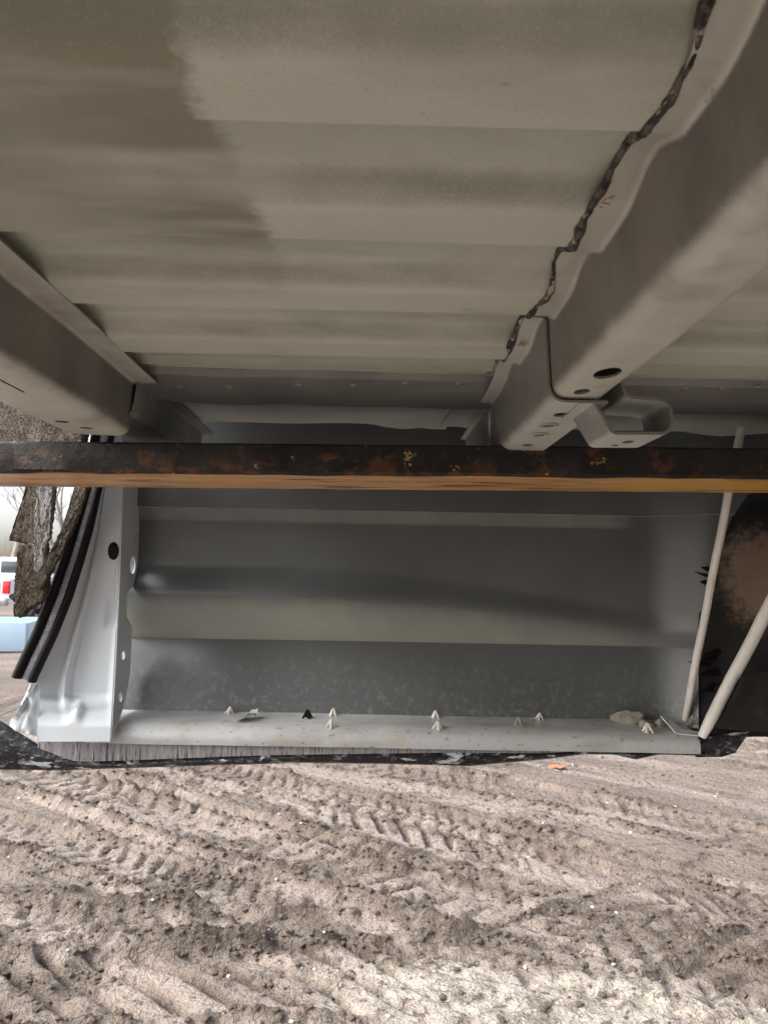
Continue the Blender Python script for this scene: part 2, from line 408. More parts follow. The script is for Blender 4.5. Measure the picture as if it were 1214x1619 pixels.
def track(a, b, width, depth, per, lug, skew=.5, ext=6., bend=0., ridge=.03, sd=1, chev=True):
    global Z, churn, press
    a = gp(*a); b = gp(*b); d = b-a; L = np.hypot(*d); d /= L; nn = np.array((-d[1], d[0]))
    s = (wx-a[0])*d[0]+(wy-a[1])*d[1]; v = (wx-a[0])*nn[0]+(wy-a[1])*nn[1] + bend*(s-L/2)**2
    e = 1-sst(ext*.6, ext, np.abs(s-L/2))
    w2 = width/2; ins = sst(w2, w2*.86, np.abs(v))*e
    wear = sst(.36, .55, fbm(GX*1.7, GY*1.7, 3, sd*7))
    ph = s/per + (np.abs(v) if chev else v)*skew/per + .25*(fbm(GX*5, GY*5, 2, sd*13)-.5) + np.where(v > 0, .5, 0)*chev
    tri = ph-np.floor(ph)
    lg = sst(.10, .20, tri)*sst(.92, .76, tri)
    Z = Z*(1-.6*ins) - depth*ins + lug*lg*ins*(.25+.75*wear)
    press = np.maximum(press, ins*wear)
    edge = np.exp(-((np.abs(v)-w2*1.04)/(.030+.02*fbm(GX*4, GY*4, 2, sd)))**2)*e
    m = .25+.75*sst(.30, .55, fbm(s*2.1, v*5+sd, 3, sd*3+2))
    clod = fbm(GX*14, GY*14, 3, sd+60)
    Z += edge*m*ridge*(.35+1.3*clod)
    churn = np.maximum(churn, edge*m*sst(.25, .55, clod)); churn = np.maximum(churn, ins*wear*(1-lg)*.8*sst(.32, .55, fbm(GX*6, GY*6, 2, sd+5)))
track((607, 1215), (1214, 1330), .45, .025, .13, .016, .5, 6, sd=2, ridge=.022)
track((300, 1205), (1000, 1375), .36, .02, .11, .014, .6, 6, sd=3, ridge=.018)
track((120, 1235), (700, 1400), .52, .045, .17, .028, .6, 6, .0, sd=4, ridge=.038)
track((607, 1395), (1110, 1545), .46, .03, .15, .02, -.5, 5, .0, sd=5, ridge=.05)
track((930, 1400), (1214, 1470), .62, .035, .15, .026, .9, 2.6, sd=6, ridge=.035)
track((0, 1310), (500, 1450), .34, .025, .12, .016, .5, 2.2, sd=7, ridge=.03)
track((-60, 1445), (330, 1462), .30, .03, .16, .02, .4, 1.6, sd=8, ridge=.032)
track((-120, 1590), (420, 1545), .50, .045, .17, .05, .9, 2.0, .06, sd=9, ridge=.04, chev=False)
track((560, 1620), (1214, 1380), .5, .01, .14, .010, .6, 1.3, sd=10, ridge=.018)
# churned clods and streaky smear along the direction of travel
st = fbm(ua*1.1, va*9, 4, 21); Z += .034*(st-.5)*near
c1 = fbm(wx*7, wy*7, 4, 33); rid = 1-np.abs(2*fbm(wx*5+3, wy*5, 4, 12)-1)
rough = sst(.40, .66, fbm(GX*.9+7, GY*.9, 3, 77))
near = near*(1-.65*press)
Z += near*(.014*(c1-.5) + .010*rough*(rid-.7))
c2 = fbm(GX*26, GY*26, 3, 8); Z += near*.014*(c2-.5)*(.45+rough+churn)
c3 = fbm(GX*16+5, GY*16, 2, 18); Z += near*.012*np.maximum(0, c3-.55)*4*(rough*.6+churn)
Z += near*.03*np.maximum(0, fbm(wx*11, wy*11, 2, 29)-.66)*3*rough
churn = np.maximum(churn, rough*sst(.57, .66, c1)*.55)
smear = sst(.50, .66, fbm(ua*.5, va*4.5, 3, 55))*(1-churn)           # pale dried streaks
p0 = gp(890, 1612); pale = sst(.85, .35, np.hypot((GX-p0[0])*1.0, (GY-p0[1])*1.9)+1.1*(fbm(GX*3, GY*3, 4, 3)-.5))
Z = np.where(pale > .3, Z*(1-.4*pale), Z)
Z -= .10*sst(0, 1, near)*0
nx, ny = len(xs), len(ys)
me = bpy.data.meshes.new('ground')
me.vertices.add(nx*ny)
me.vertices.foreach_set('co', np.stack([GX, GY, Z], -1).astype(np.float32).ravel())
idx = np.arange(nx*ny).reshape(ny, nx)
q = np.stack([idx[:-1, :-1], idx[:-1, 1:], idx[1:, 1:], idx[1:, :-1]], -1).reshape(-1, 4)
me.loops.add(q.size); me.loops.foreach_set('vertex_index', q.ravel().astype(np.int32))
me.polygons.add(len(q)); me.polygons.foreach_set('loop_start', (np.arange(len(q))*4).astype(np.int32))
me.update(calc_edges=True)
for nm, arr in (('churn', churn), ('smear', smear), ('pale', pale)):
    at_ = me.attributes.new(nm, 'FLOAT', 'POINT'); at_.data.foreach_set('value', arr.astype(np.float32).ravel())
def ground_fn(nt, v, col):
    def A(n): k = N(nt, 'ShaderNodeAttribute', attribute_name=n); return k.outputs['Fac']
    col = mix(nt, math_(nt, 'MULTIPLY', A('smear'), .75), col, (.345, .285, .245))
    n = ramp(nt, noise(nt, v, 30, 5, .7), .3, .7)
    col = mix(nt, math_(nt, 'MULTIPLY', A('churn'), math_(nt, 'ADD', .55, math_(nt, 'MULTIPLY', n, .45))), col, (.06, .045, .036))
    return mix(nt, math_(nt, 'MULTIPLY', A('pale'), ramp(nt, noise(nt, v, 9, 5, .75), .38, .56, cb=(.85, .85, .85, 1))), col, (.50, .45, .38))
M_mud = mat('tracked_mud', (.236, .192, .160), (.168, .134, .110), 2.2, .8, .12, spec=.3, layers=[
    ((.34, .29, .245), 26, .60, .72, (1, 1, 1), .55), ((.075, .058, .045), 24, .56, .64, (1, 1, 1), .75), ((.6, .57, .5), 130, .74, .76, (1, 1, 1), .8)],
    bump=[(38, 1., .03), (120, .9, .012)], fn=ground_fn)
gnd = link('ground', me, M_mud, smooth=0); gnd.data.polygons.foreach_set('use_smooth', [True]*len(q))
gnd['kind'] = 'structure'

def zg(x, y):
    i = np.clip(np.searchsorted(xs, x), 1, nx-1); j = np.clip(np.searchsorted(ys, y), 1, ny-1)
    return float(Z[j, i])

# loose soil crumbs and pebbles: too many to count
def scatter(name, n, rng, fn_ok, rmin, rmax, m, label, cat, seed):
    rs = np.random.RandomState(seed); V = []; F = []
    protos = [rock('p', 1, seed*10+k, (1, .8, .6), 1, .5) for k in range(6)]
    pv = [np.array([v.co[:] for v in p.vertices]) for p in protos]; pf = [[tuple(f.vertices) for f in p.polygons] for p in protos]
    for p in protos: bpy.data.meshes.remove(p)
    base = 0; k = 0; tries = 0
    while k < n and tries < n*12:
        tries += 1
        x = rs.uniform(rng[0], rng[1]); y = rng[2]+(rng[3]-rng[2])*rs.rand()**1.4
        i = min(np.searchsorted(xs, x), nx-1); j = min(np.searchsorted(ys, y), ny-1)
        if rs.rand() > fn_ok(j, i): continue
        r = rmin+(rmax-rmin)*rs.rand()**3.0; a = rs.rand()*6.28; c, s = math.cos(a), math.sin(a)
        t = rs.randint(6); P = pv[t]*r
        V.append(np.stack([P[:, 0]*c-P[:, 1]*s+x, P[:, 0]*s+P[:, 1]*c+y, P[:, 2]+Z[j, i]+r*.2], -1))
        F += [tuple(q+base for q in f) for f in pf[t]]; base += len(P); k += 1
    o = link(name, pydata(name, np.concatenate(V), F), m, smooth=0); tag(o, label, cat, kind='stuff'); return o
M_crumb = mat('wet_soil', (.085, .066, .052), (.14, .112, .09), 30, .9, .05, spec=.25, bump=[(120, .7, .006)])
M_peb = mat('pale_pebbles', (.62, .58, .5), (.45, .41, .35), 6, .75, .1, bump=[(120, .5, .003)])
scatter('soil_crumbs', 16000, (-4, 3.4, 1.8, 6.8), lambda j, i: (1-.85*pale[j, i])*max(.012, churn[j, i]**1.3, .12*rough[j, i]*(c1[j, i] > .55)), .003, .021, M_crumb, 'dark loose soil crumbs along the tyre ruts', 'soil', 3)
scatter('pebbles', 420, (-4, 3.4, 1.8, 6.8), lambda j, i: .25+.75*pale[j, i], .0025, .015, M_peb, 'pale limestone pebbles strewn over the mud', 'pebbles', 5)
M_orange = mat('orange_ribbon', (.5, .17, .08), (.3, .12, .07), 40, .8, .1)
q0 = gp(880, 1217)
def orf(u, v): return (q0[0]+u*.06+.008*math.sin(v*9), q0[1]+v*.035*(1-.4*u), zg(q0[0], q0[1])+.012+.005*math.sin(u*5+v*3)+.003*math.sin(v*7))
o = link('ribbon_scrap', grid('ribbon_scrap', orf, np.linspace(-1, 1, 9), np.linspace(-1, 1, 7), .002), M_orange)
tag(o, 'scrap of orange ribbon lying on the mud', 'scrap')

# ------------------------------------------------------------------ pickup bed
ROOT = Vector((0, 1.2, H-.31))
bed = bpy.data.objects.new('truck_bed', None); COL.objects.link(bed); bed.location = ROOT; bed.empty_display_size = .2
tag(bed, 'upturned view of grey primed pickup truck bed resting on a forklift tine', 'truck bed')
bed['label'] = 'grey primed pickup truck bed seen from beneath, resting on the forklift tine'
OFF = Vector((0, 0, H))-ROOT
def part(name, me, m, parent=None, smooth=35, label=None):
    o = link(name, me, m, parent or bed, OFF if parent is None else None, smooth)
    if label: o['label'] = label
    return o

def fz(y):
    if y > E0+3*PER+.075: return F_+RIB
    t = ((y-E0)/PER) % 1.0
    if t < .015: return F_+RIB*(t/.015)
    if t < .42: return F_+RIB
    if t < .70:
        q = (t-.42)/.28; return F_+RIB*(1-q*q*(3-2*q))
    return F_
def fmin(y): return min(fz(y+k*.0026) for k in range(-5, 6))
def flz(y): return sum(fmin(y+k*.0026) for k in range(-5, 6))/11-.0008
ysf = []
for k in range(-8, 4):
    b = E0+k*PER
    ysf += [b+PER*t for t in (0.0, .015, .04, .12, .24, .36, .42, .45, .48, .51, .54, .57, .60, .63, .66, .69, .72, .82, .92, .975)]
ysf = [y for y in ysf if y < .862]+[.885]
def floor_pt(x, y):
    z = fz(y)
    n = float(fbm(x*3.1+2, y*9, 3, 4))-.5
    return (x, y, z+.0028*n)
XF = np.concatenate([np.arange(-.50, .60, .022), np.linspace(.62, 1.72, 22)])
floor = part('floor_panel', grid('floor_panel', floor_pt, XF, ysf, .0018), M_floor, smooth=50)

# --- cross sill beside the seam (on the right of the seam) : hat section whose flange follows the ribs
def sill(name, xa, fl, wx_, bx_, zb, y0, y1, r, follow, m, t=.0022, holes=(), ny_=90, extra=None):
    pts = [(xa, F_-.0005), (wx_, F_-.0005), (wx_+(.004 if bx_ > wx_ else -.004), zb), (bx_, zb), (bx_+(.003 if bx_ > wx_ else -.003), F_-.0005)]
    pts.append((pts[-1][0]+(.022 if bx_ > wx_ else -.022), F_-.0005))
    P = fillet(pts, [0, .008, r, .009, .006, 0], 8)
    if bx_ < wx_: pass
    def warp(c):
        x, y, z = c
        if follow:
            k = min(1, max(0, (z-(F_-.03))/.022)); d = fz(y)-F_
            # smoothed copy of the rib shape
            d = flz(y)-F_
            z = z+k*d
            x = x-(.0022*math.sin(y*31)+.0014*math.sin(y*73+1))*(1 if abs(c[0]-xa) < .012 else 0)
        z += .0008*math.sin(y*19+x*40)
        return (x, y, z)
    return sheet(name, P, t if bx_ < wx_ else -t, 'Y', np.linspace(y0, y1, ny_), warp)
SB = .171
hol = [cyl_cut((.189, .560, SB), .0105, .0165), cyl_cut((.186, .62, SB), .007, .010)]+[cyl_cut((x_, y_, SB), .009, .013) for x_, y_ in ((.186, .738), (.188, .787), (.186, .690), (.189, .853))]
me = sill('cross_sill', .139, 0, .163, .213, SB, -.70, .93, .016, True, M_sill, ny_=150)
me = cut(me, hol)
sillR = part('cross_sill', me, M_sill, smooth=40)
# --- left sill, straight flange bridging the ribs
SBL = .172
sl = [box('s', (-.3335, .30, SBL-.01), (-.3305, .668, SBL+.01)), cyl_cut((-.353, .80, SBL), .008, .006), cyl_cut((-.338, .832, SBL), .008, .005)]
me = sill('cross_sill', -.270, 0, -.300, -.378, SBL, -.70, .872, .014, False, M_sill, ny_=60)
me = cut(me, sl)
sillL = part('cross_sill', me, M_sill, smooth=40)
for xo in (.70, 1.18):      # further cross sills past the wheel arch
    part('cross_sill', sill('cross_sill', xo, 0, xo+.024, xo+.074, SB, -.70, .93, .016, False, M_sill, ny_=12), M_sill, smooth=40)
part('front_bulkhead', box('front_bulkhead', (1.72, -.80, .10), (1.724, .955, .50)), M_prim)
c = at(168, 648, X=-.302)
wsm = rock('weld_scar', .011, 77, (.22, 1, .75), 3, .9)
link('weld_scar', wsm, M_strip, sillL, c, 30)
# sill extensions out towards the bed side
P = fillet([(-.272, F_+.001), (-.292, F_+.001), (-.297, .196), (-.352, .196), (-.356, F_+.001)], [0, .006, .008, .008, 0], 5)
extL = part('sill_extension', sheet('sill_extension', P, .002, 'Y', np.linspace(.864, 1.20, 20)), M_strip)
P = fillet([(.150, F_+.001), (.160, F_+.001), (.164, .192), (.214, .192), (.218, F_+.001)], [0, .006, .008, .008, 0], 5)
extR = part('sill_extension', sheet('sill_extension', P, -.002, 'Y', np.linspace(.93, 1.20, 20)), M_prim)

# --- sleeve bracket wrapped over the end of the right sill, with its looped hanger strap
P = fillet([(.1405, F_-.004), (.1600, F_-.004), (.1635, .1665), (.2165, .1665)], [0, .008, .015, 0], 7)
def sw(c):
    x, y, z = c
    if z > .21:
        k = min(1, (z-.21)/.02); z += k*(flz(y)-F_)*float(sst(.86, .79, y))
    return (x, y, z)
me = sheet('sleeve_bracket', P, -.0022, 'Y', np.linspace(.640, .945, 40), sw)
me = cut(me, [cyl_cut((.186, .738, .1665), .0062, .0095), cyl_cut((.188, .787, .1665), .0062, .009), cyl_cut((.186, .690, .1665), .007, .009), cyl_cut((.189, .853, .1665), .006, .008),
              box('s', (.14, .915, .2), (.18, .921, .222))])
sleeve = part('sleeve_bracket', me, M_prim, smooth=40)
for (x, y) in ((.186, .738), (.188, .787)):
    c = lathe('hole_collar', [(.0060, .002), (.0092, .001), (.0096, -.0022), (.0084, -.0034), (.0064, -.0020), (.0060, .002)], 20)
    for v in c.vertices: v.co.y *= 1.4
    o = link('hole_collar', c, M_prim, sleeve, (x, y, .1658))
for (x, y, s) in ((.186, .738, 1), (.188, .787, 1), (.186, .690, 1), (.189, .853, 1)):
    pass
P = fillet([(.190, .1663), (.2035, .1665), (.2200, .1370), (.2725, .1380), (.2735, .1670), (.2330, .1690), (.2260, .1900), (.2200, .2350), (.2600, .2420)],
           [0, .004, .006, .010, .012, .008, .006, .006, 0], 7)
def hw(c): return (c[0], c[1]+(.0 if c[2] < .15 else .004*math.sin((c[2]-.15)*40)), c[2])
me = sheet('hanger_strap', P, -.0028, 'Y', np.linspace(.637, .702, 8), hw)
me = cut(me, [cyl_cut((.2460, .672, .1375), .0052, .0080), cyl_cut((.2400, .690, .1375), .0034, .0040)])
strap = part('hanger_strap', me, M_prim, smooth=40)

# --- seam sealer squeezed out between floor and sill flange
pts = []; rad = []
yy = np.arange(.12, .800, .004)
for y in yy:
    n = float(fbm(np.array(y*30), np.array(1.5), 3, 9))-.5; n2 = float(fbm(np.array(y*55), np.array(7.), 2, 19))
    z = flz(y)-.0004
    pts.append((.1400+.004*n-.0022*math.sin(y*31)-.0014*math.sin(y*73+1), y, z-.001-.001*n2))
    rad.append(max(.0012, (.0010+.0030*n2)*(1 if y < .79 else .5)))
part('seam_sealer', tube('seam_sealer', pts, rad, 10, .5), M_seal, label='black squeezed-out sealer bead along the floor seam')
# flaked tan paint curls where the sealer lifted
FL = [(824+random.gauss(0, 6), 549+random.gauss(0, 8)) for _ in range(16)]+[(853+random.gauss(0, 7), 498+random.gauss(0, 4)) for _ in range(10)]+[(862+random.gauss(0, 3), 458+random.gauss(0, 12)) for _ in range(7)]+[(912+random.gauss(0, 3), 330+random.gauss(0, 6)) for _ in range(3)]
for k, (px, py) in enumerate(FL):
    c = at(px, py, Z=F_-.004); c.x = max(c.x, .1445)
    pts = [(c.x+random.uniform(-1, 1)*.0035, c.y+(i-3)*.0016+random.uniform(-1, 1)*.002, (F_-.0052 if c.y > .642 else flz(c.y)-.0012)-.0006*random.random()) for i in range(7)]
    part('paint_flake', tube('paint_flake', pts, [.0002, .0004, .0005, .0004, .0005, .0004, .0002], 6, .5), MATS.get('tan_flake') or mat('tan_flake', (.62, .45, .26), (.45, .3, .16), 90, .8, .1))

# --- edge flange with spot welds, and the box-side flange beyond it
P = fillet([(.852, F_+RIB-.001), (.860, F_+.004), (.863, .2440), (.945, .2300), (.950, .2340)], [0, .003, .004, .003, 0], 4)
def ew(c): return (c[0], c[1]+.0015*math.sin(c[0]*27), c[2]+.0008*math.sin(c[0]*41))
edges = []
for (x0, x1) in ((-.50, .157), (.214, 1.7)):
    e = part('edge_flange', sheet('edge_flange', P, .0018, 'X', np.linspace(x0, x1, 40), ew), M_strip, smooth=40); edges.append(e)
wm = lathe('spot_weld', [(.0001, -.0014), (.0028, -.0013), (.0036, -.0002), (.0044, -.0014), (.0056, -.0007), (.0062, .001)], 18)
wm.materials.append(M_strip)
for px in (285, 362, 472, 558, 641, 726):
    p = at(px, 617, Z=.2352); link('spot_weld', wm, None, edges[0], (p.x, p.y, .2440-(p.y-.863)*.171+.0004+.0008*math.sin(p.x*41)), 50)
for px in (1083, 1140, 1196):
    p = at(px, 625, Z=.2352); link('spot_weld', wm, None, edges[1], (p.x, p.y, .2440-(p.y-.863)*.171+.0004+.0008*math.sin(p.x*41)), 50)
far = [(-.30, 1.118), (.00, 1.122), (.012, 1.135), (.05, 1.15), (.075, 1.135), (.10, 1.145), (.2, 1.14), (.5, 1.12), (.58, 1.15), (.66, 1.12), (1.2, 1.12)]
def wf(u, v): return (u, .930+v*(float(interp(far, u))+.003*math.sin(u*37)-.930), .2440+.0012*math.sin(u*17+v*2)+.002*v)
part('box_side_flange', grid('box_side_flange', wf, np.linspace(-.50, .118, 60), np.linspace(0, 1, 7), .0018), M_prim)
part('box_side_flange', grid('box_side_flange', wf, np.linspace(.225, 1.7, 60), np.linspace(0, 1, 7), .0018), M_prim)
gs = [at(720, 637, Z=.2425), at(762, 633, Z=.2425), at(752, 676, Z=.2425), at(695, 673, Z=.2425)]
def gf(u, v): return (gs[0]*(1-u)+gs[1]*u)*(1-v)+(gs[3]*(1-u)+gs[2]*u)*v + Vector((0, 0, .0015*math.sin(u*4)))
part('gusset_plate', grid('gusset_plate', gf, np.linspace(0, 1, 8), np.linspace(0, 1, 8), .002), M_prim)

# --- outer bed-side skin seen from inside
P0 = 1.275
def zpx(y): return at(600, y, Y=P0).z
zt, z1, z2, z3 = zpx(808), zpx(829), zpx(897), zpx(944)
z4, zb = zpx(1015), zpx(1132)
def rimx(z):   # wheel-arch edge
    return float(interp([(-.27, .555), (-.15, .565), (-.06, .575), (0, .585), (.06, .60), (.12, .625), (.2, .68), (.3, .80), (.5, .95)], z))
def panel_y(x, z):
    u = min(1, max(0, (x+.42)/.94)); 
    k = 1-float(sst(.35, .985, u))*1.0                 # swage tapers out towards the arch
    kk = max(0., 1-((max(u-.30, 0))/.70)**1.6)
    top = z2-(1-kk)*.075; pk = z3-(1-kk)*.052; bot = z4-.001
    A = .046*(.10+.90*kk)
    y = 0.
    if z > zt: y = -.007*(1-float(sst(.42, .50, x)))
    elif z > z1: q = (z-z1)/(zt-z1); y = .005-.006*q*(1-float(sst(.42, .50, x)))
    else:
        y = .005
        if z < top and z >= pk:
            q = (top-z)/(top-pk); y = .005-A*(q*q*(3-2*q))*.50
        elif z < pk and z >= bot:
            q = (pk-z)/(pk-bot); y = .005-A*.50+A*1.0*(q**1.55)
        elif z < bot:
            q = (bot-z)/(bot-zb); y = .005+A*.5-(.020+A*.5)*q**.9
    # belly of the quarter panel
    y += -.10*(z-.0)**2
    # round forward to the wheel arch
    e = float(sst(.455, .60, x)); y -= .065*e*e
    return P0+y
def pan(u, z):
    x0 = -.432; x1 = rimx(z); x = x0+u*(x1-x0)
    return (x, panel_y(x, z), z)
zs = sorted(set([float(q) for q in np.concatenate([np.linspace(zb-.002, z4-.0025, 12), [z4-.0012, z4+.0005], np.linspace(z4+.003, z2+.01, 46), np.linspace(z2+.012, z1-.001, 10), np.linspace(z1, zt-.0005, 5), [zt+.0006], np.linspace(zt+.003, .50, 14)])]))
us = np.concatenate([np.linspace(0, .84, 60), np.linspace(.85, 1, 22)])
skin = part('outer_side_panel', grid('outer_side_panel', pan, us, zs, .0015), M_panel, smooth=28)
# the matching side of the bed behind the viewpoint
def pan_b(u, z):
    x = -.432+u*1.9; return (x, .16-panel_y(min(x, .45), z), z)
part('outer_side_panel', grid('outer_side_panel', pan_b, np.linspace(0, 1, 12), zs[::2], .0015), M_panel, smooth=28)
part('inner_side_wall', box('inner_side_wall', (-.45, -.80, .255), (1.4, -.797, .50)), M_prim)
part('top_rail', box('top_rail', (-.47, -1.14, .501), (1.4, -.77, .504)), M_prim)
# inner wall and rail close the cavity above
part('inner_side_wall', box('inner_side_wall', (-.45, .955, .252), (1.7, .958, .50)), M_prim)
part('top_rail', box('top_rail', (-.47, .93, .501), (1.7, 1.30, .504)), M_prim)
part('added_shade_plate', box('added_shade_plate', (-.458, .96, .262), (-.455, 1.17, .50)), M_prim)  # added plate: shuts the cavity end so the gap above the tine stays dark

# --- bottom ledge with rolled lip
l0, l1 = at(178, 1168, Y=1.165), at(1112, 1186, Y=1.165)
zl0 = at(178, 1172, Y=1.160).z; zl1 = at(1112, 1189, Y=1.160).z
def ledge_pt(u, v):
    x = -.445+u*(.535+.445)
    zz = zl0+(zl1-zl0)*u
    prof = [(0, 1.270, .034), (.15, 1.258, .0300), (.3, 1.235, .029), (.5, 1.205, .0275), (.62, 1.185, .0255), (.72, 1.172, .0215), (.82, 1.164, .015), (.92, 1.161, .006), (1, 1.163, -.003)]
    y = np.interp(v, [p[0] for p in prof], [p[1] for p in prof]); z = np.interp(v, [p[0] for p in prof], [p[2] for p in prof])
    wob = .0016*(float(fbm(x*9, v*3, 3, 6))-.5)
    return (x, y, zz+z+wob)
ledge = part('bottom_ledge', grid('bottom_ledge', ledge_pt, np.linspace(0, 1, 90), np.linspace(0, 1, 22), .0016), M_ledge, smooth=50)
def ledge_at(px, py):
    """point on the ledge top under a photo pixel"""
    z = zl0+.0275
    for _ in range(4):
        p = at(px, py, Z=z); u = (p.x+.445)/.98
        z = float(np.interp(p.y, [1.161, 1.172, 1.185, 1.205, 1.235, 1.258, 1.27], [.010, .0215, .0255, .0275, .029, .030, .034])) + zl0+(zl1-zl0)*min(1, max(0, u))
    return Vector((p.x, min(p.y, 1.262), z))

# --- clips: arrow-head trim clips pushed through the ledge
def clip_mesh(name, h, m):
    bm = bmesh.new()
    for a in range(4):
        ca, sa = math.cos(a*math.pi/2+.5), math.sin(a*math.pi/2+.5)
        prof = [(0, 1.0), (.13, .93), (.50, .30), (.60, .10), (.44, .06), (.36, .28), (.06, .60), (.0, .6)]
        for sgn in (-1, 1):
            vs = [bm.verts.new(((r*ca-sgn*.09*sa)*h*1.0, (r*sa+sgn*.09*ca)*h*1.0, z*h)) for r, z in prof]
            if sgn == -1: A_ = vs
            else:
                n_ = len(vs)
                for i in range(n_): bm.faces.new((A_[i], A_[(i+1) % n_], vs[(i+1) % n_], vs[i]))
                bm.faces.new(A_[::-1]); bm.faces.new(vs)
    r = bmesh.ops.create_cone(bm, cap_ends=True, segments=10, radius1=h*.30, radius2=h*.20, depth=h*.12)
    r2 = bmesh.ops.create_cone(bm, cap_ends=True, segments=10, radius1=h*.12, radius2=h*.1, depth=h*.7)
    for v in r2['verts']: v.co.z += h*.35
    bmesh.ops.recalc_face_normals(bm, faces=bm.faces)
    me = bpy.data.meshes.new(name); bm.to_mesh(me); bm.free(); me.materials.append(m); return me
cw = clip_mesh('trim_clip', .0150, M_white); cb = clip_mesh('trim_clip', .017, M_rubber)
for i, (px, py) in enumerate(((362, 1139), (526, 1139), (523, 1151), (688, 1139), (691, 1151), (852, 1144), (1023, 1158))):
    yq = 1.178 if py > 1148 else 1.243
    zq = zl0+(zl1-zl0)*(px-178)/934+(.0245 if py > 1148 else .029); p = at(px, 1140, Y=yq); p.z = zq
    o = link('trim_clip', cw, None, bed, OFF+p-Vector((0, 0, .001)), 40)
    o.rotation_euler = (random.uniform(-.12, .12), random.uniform(-.12, .12), random.uniform(0, 3)); o.scale = [random.uniform(.92, 1.1)]*3
o = link('trim_clip', cb, None, bed, OFF+ledge_at(486, 1137)-Vector((0, 0, .001)), 40); o['label'] = 'black trim clip among the white ones'
o = link('trim_clip', clip_mesh('trim_clip', .016, mat('greyed_plastic', (.36, .35, .33), (.25, .24, .22), 60, .6, .1)), None, bed, OFF+ledge_at(820, 1148)-Vector((0, 0, .001)), 40); o['label'] = 'grey dusty trim clip'

# --- torn adhesive band and black hem below the ledge
def strip_px(top, bot, name, m, y, n=90, depth=.0, wrap=.03, bulge=0):
    def fn(u, v):
        px = top[0][0]+u*(top[-1][0]-top[0][0])
        a = at(px, float(interp(top, px)), Y=y); b = at(px, float(interp(bot, px)), Y=y)
        if v <= 1:
            p = a*(1-v)+b*v; p.y += -bulge*math.sin(v*math.pi) + .0018*(float(fbm(px*.02, v*3, 3, 40))-.5)
        else:
            p = b.copy(); p.y += (v-1)*wrap; p.z += .006*(v-1)
        return p
    return grid(name, fn, np.linspace(0, 1, n), [0, .12, .3, .5, .7, .88, 1, 1.15, 1.5, 2], .0012)
part('adhesive_band', strip_px([(60, 1158), (178, 1166), (400, 1172), (700, 1174), (1000, 1180), (1113, 1186)],
     [(60, 1207), (178, 1203), (260, 1200), (420, 1194), (700, 1190), (850, 1191), (1000, 1193), (1113, 1192)], 'adhesive_band', M_adh, 1.168, 120, wrap=.01, bulge=.0), M_adh)
part('lower_hem', strip_px([(-30, 1125), (0, 1138), (60, 1176), (120, 1200), (180, 1203), (300, 1198), (420, 1191), (640, 1187), (860, 1188), (960, 1183), (1060, 1187), (1113, 1187)],
     [(-30, 1216), (0, 1217), (100, 1218), (250, 1213), (480, 1206), (620, 1208), (740, 1211), (860, 1201), (920, 1193), (970, 1193), (1005, 1201), (1040, 1193), (1113, 1195)], 'lower_hem', M_skin, 1.1715, 140, wrap=.07, bulge=.007), M_skin, smooth=60)
part('hem_corner', strip_px([(1100, 1166), (1140, 1162), (1160, 1158), (1184, 1157)], [(1100, 1197), (1140, 1197), (1162, 1190), (1184, 1158)], 'hem_corner', M_skin, 1.171, 20, wrap=.05, bulge=.004), M_skin, smooth=60)

# --- end post (tail-lamp pocket) with its punched return flange
YP = 1.185
rc = [(640, 194), (775, 193), (900, 189), (1050, 182), (1168, 175)]
lc = [(640, 178), (775, 152), (840, 138), (900, 118), (960, 98), (1020, 74), (1070, 55), (1100, 52), (1130, 62), (1168, 60)]
def post_pt(u, py):
    xr = float(interp(rc, py)); xl = float(interp(lc, py)); px = xl+u*(xr-xl)
    fwd_ = float(sst(1098, 1150, py)); y = YP-.045*fwd_
    y -= .016*float(sst(.30, 0., u))*(1-fwd_)
    y += .006*math.exp(-((u-.30)/.05)**2)*(1-fwd_)                     # side bead towards the seal
    y += .012*float(sst(.40, .46, u))*float(sst(1.02, .90, u)) *(1-fwd_)*float(sst(860, 960, py))       # long recessed panel
    if 940 < py < 1000: y += .006*float(sst(.74, .80, u))*float(sst(945, 957, py))*float(sst(998, 985, py))
    rb = math.exp(-((u-.52+.002*(py-1130))/.07)**2)
    p = at(px, py, Y=YP-.045*fwd_); p.y = y
    if py > 1105: p.z += .010*rb*float(sst(1105, 1130, py))*float(sst(1160, 1140, py))
    if py > 1150: p.z -= .004*(py-1150)/18
    return p
pys = np.concatenate([np.linspace(640, 1090, 60), np.linspace(1094, 1168, 26)])
post = part('end_post', grid('end_post', post_pt, np.linspace(0, 1, 34), pys, .0016), M_post, smooth=45, label='pale lamp-pocket post at the end of the bed side')
fr = [(640, 226), (780, 225), (815, 221), (835, 228), (875, 224), (920, 217), (930, 206), (940, 199), (974, 199), (984, 204), (992, 208), (1060, 205), (1110, 197), (1140, 187), (1167, 177.5)]
def ret_pt(u, py):
    a = at(float(interp(rc, py)), py, Y=YP if py < 1098 else YP-.045*float(sst(1098, 1150, py)))
    b = at(float(interp(fr, py)), py, X=a.x-.002)
    p = a*(1-u)+b*u; p.z = a.z*(1-u)+b.z*u; return p
me = grid('return_flange', ret_pt, np.linspace(0, 1, 6), np.concatenate([np.linspace(640, 1166, 120)]), .0018)
def hp(px, py):
    x = ret_pt(0, py).x; q = at(px, py, X=x-.001); return q
hl = []
for (px, py, rx, rz) in ((209, 893, .014, .0152), (194, 1036, .009, .0072), (189, 1102, .009, .0075)):
    c = hp(px, py); hl.append(cyl_cut(c, rx, rz, 'X', .012))
me = cut(me, hl)
link('return_flange', me, M_post, post, None, 45)
c = at(180, 871, Y=YP-.001)
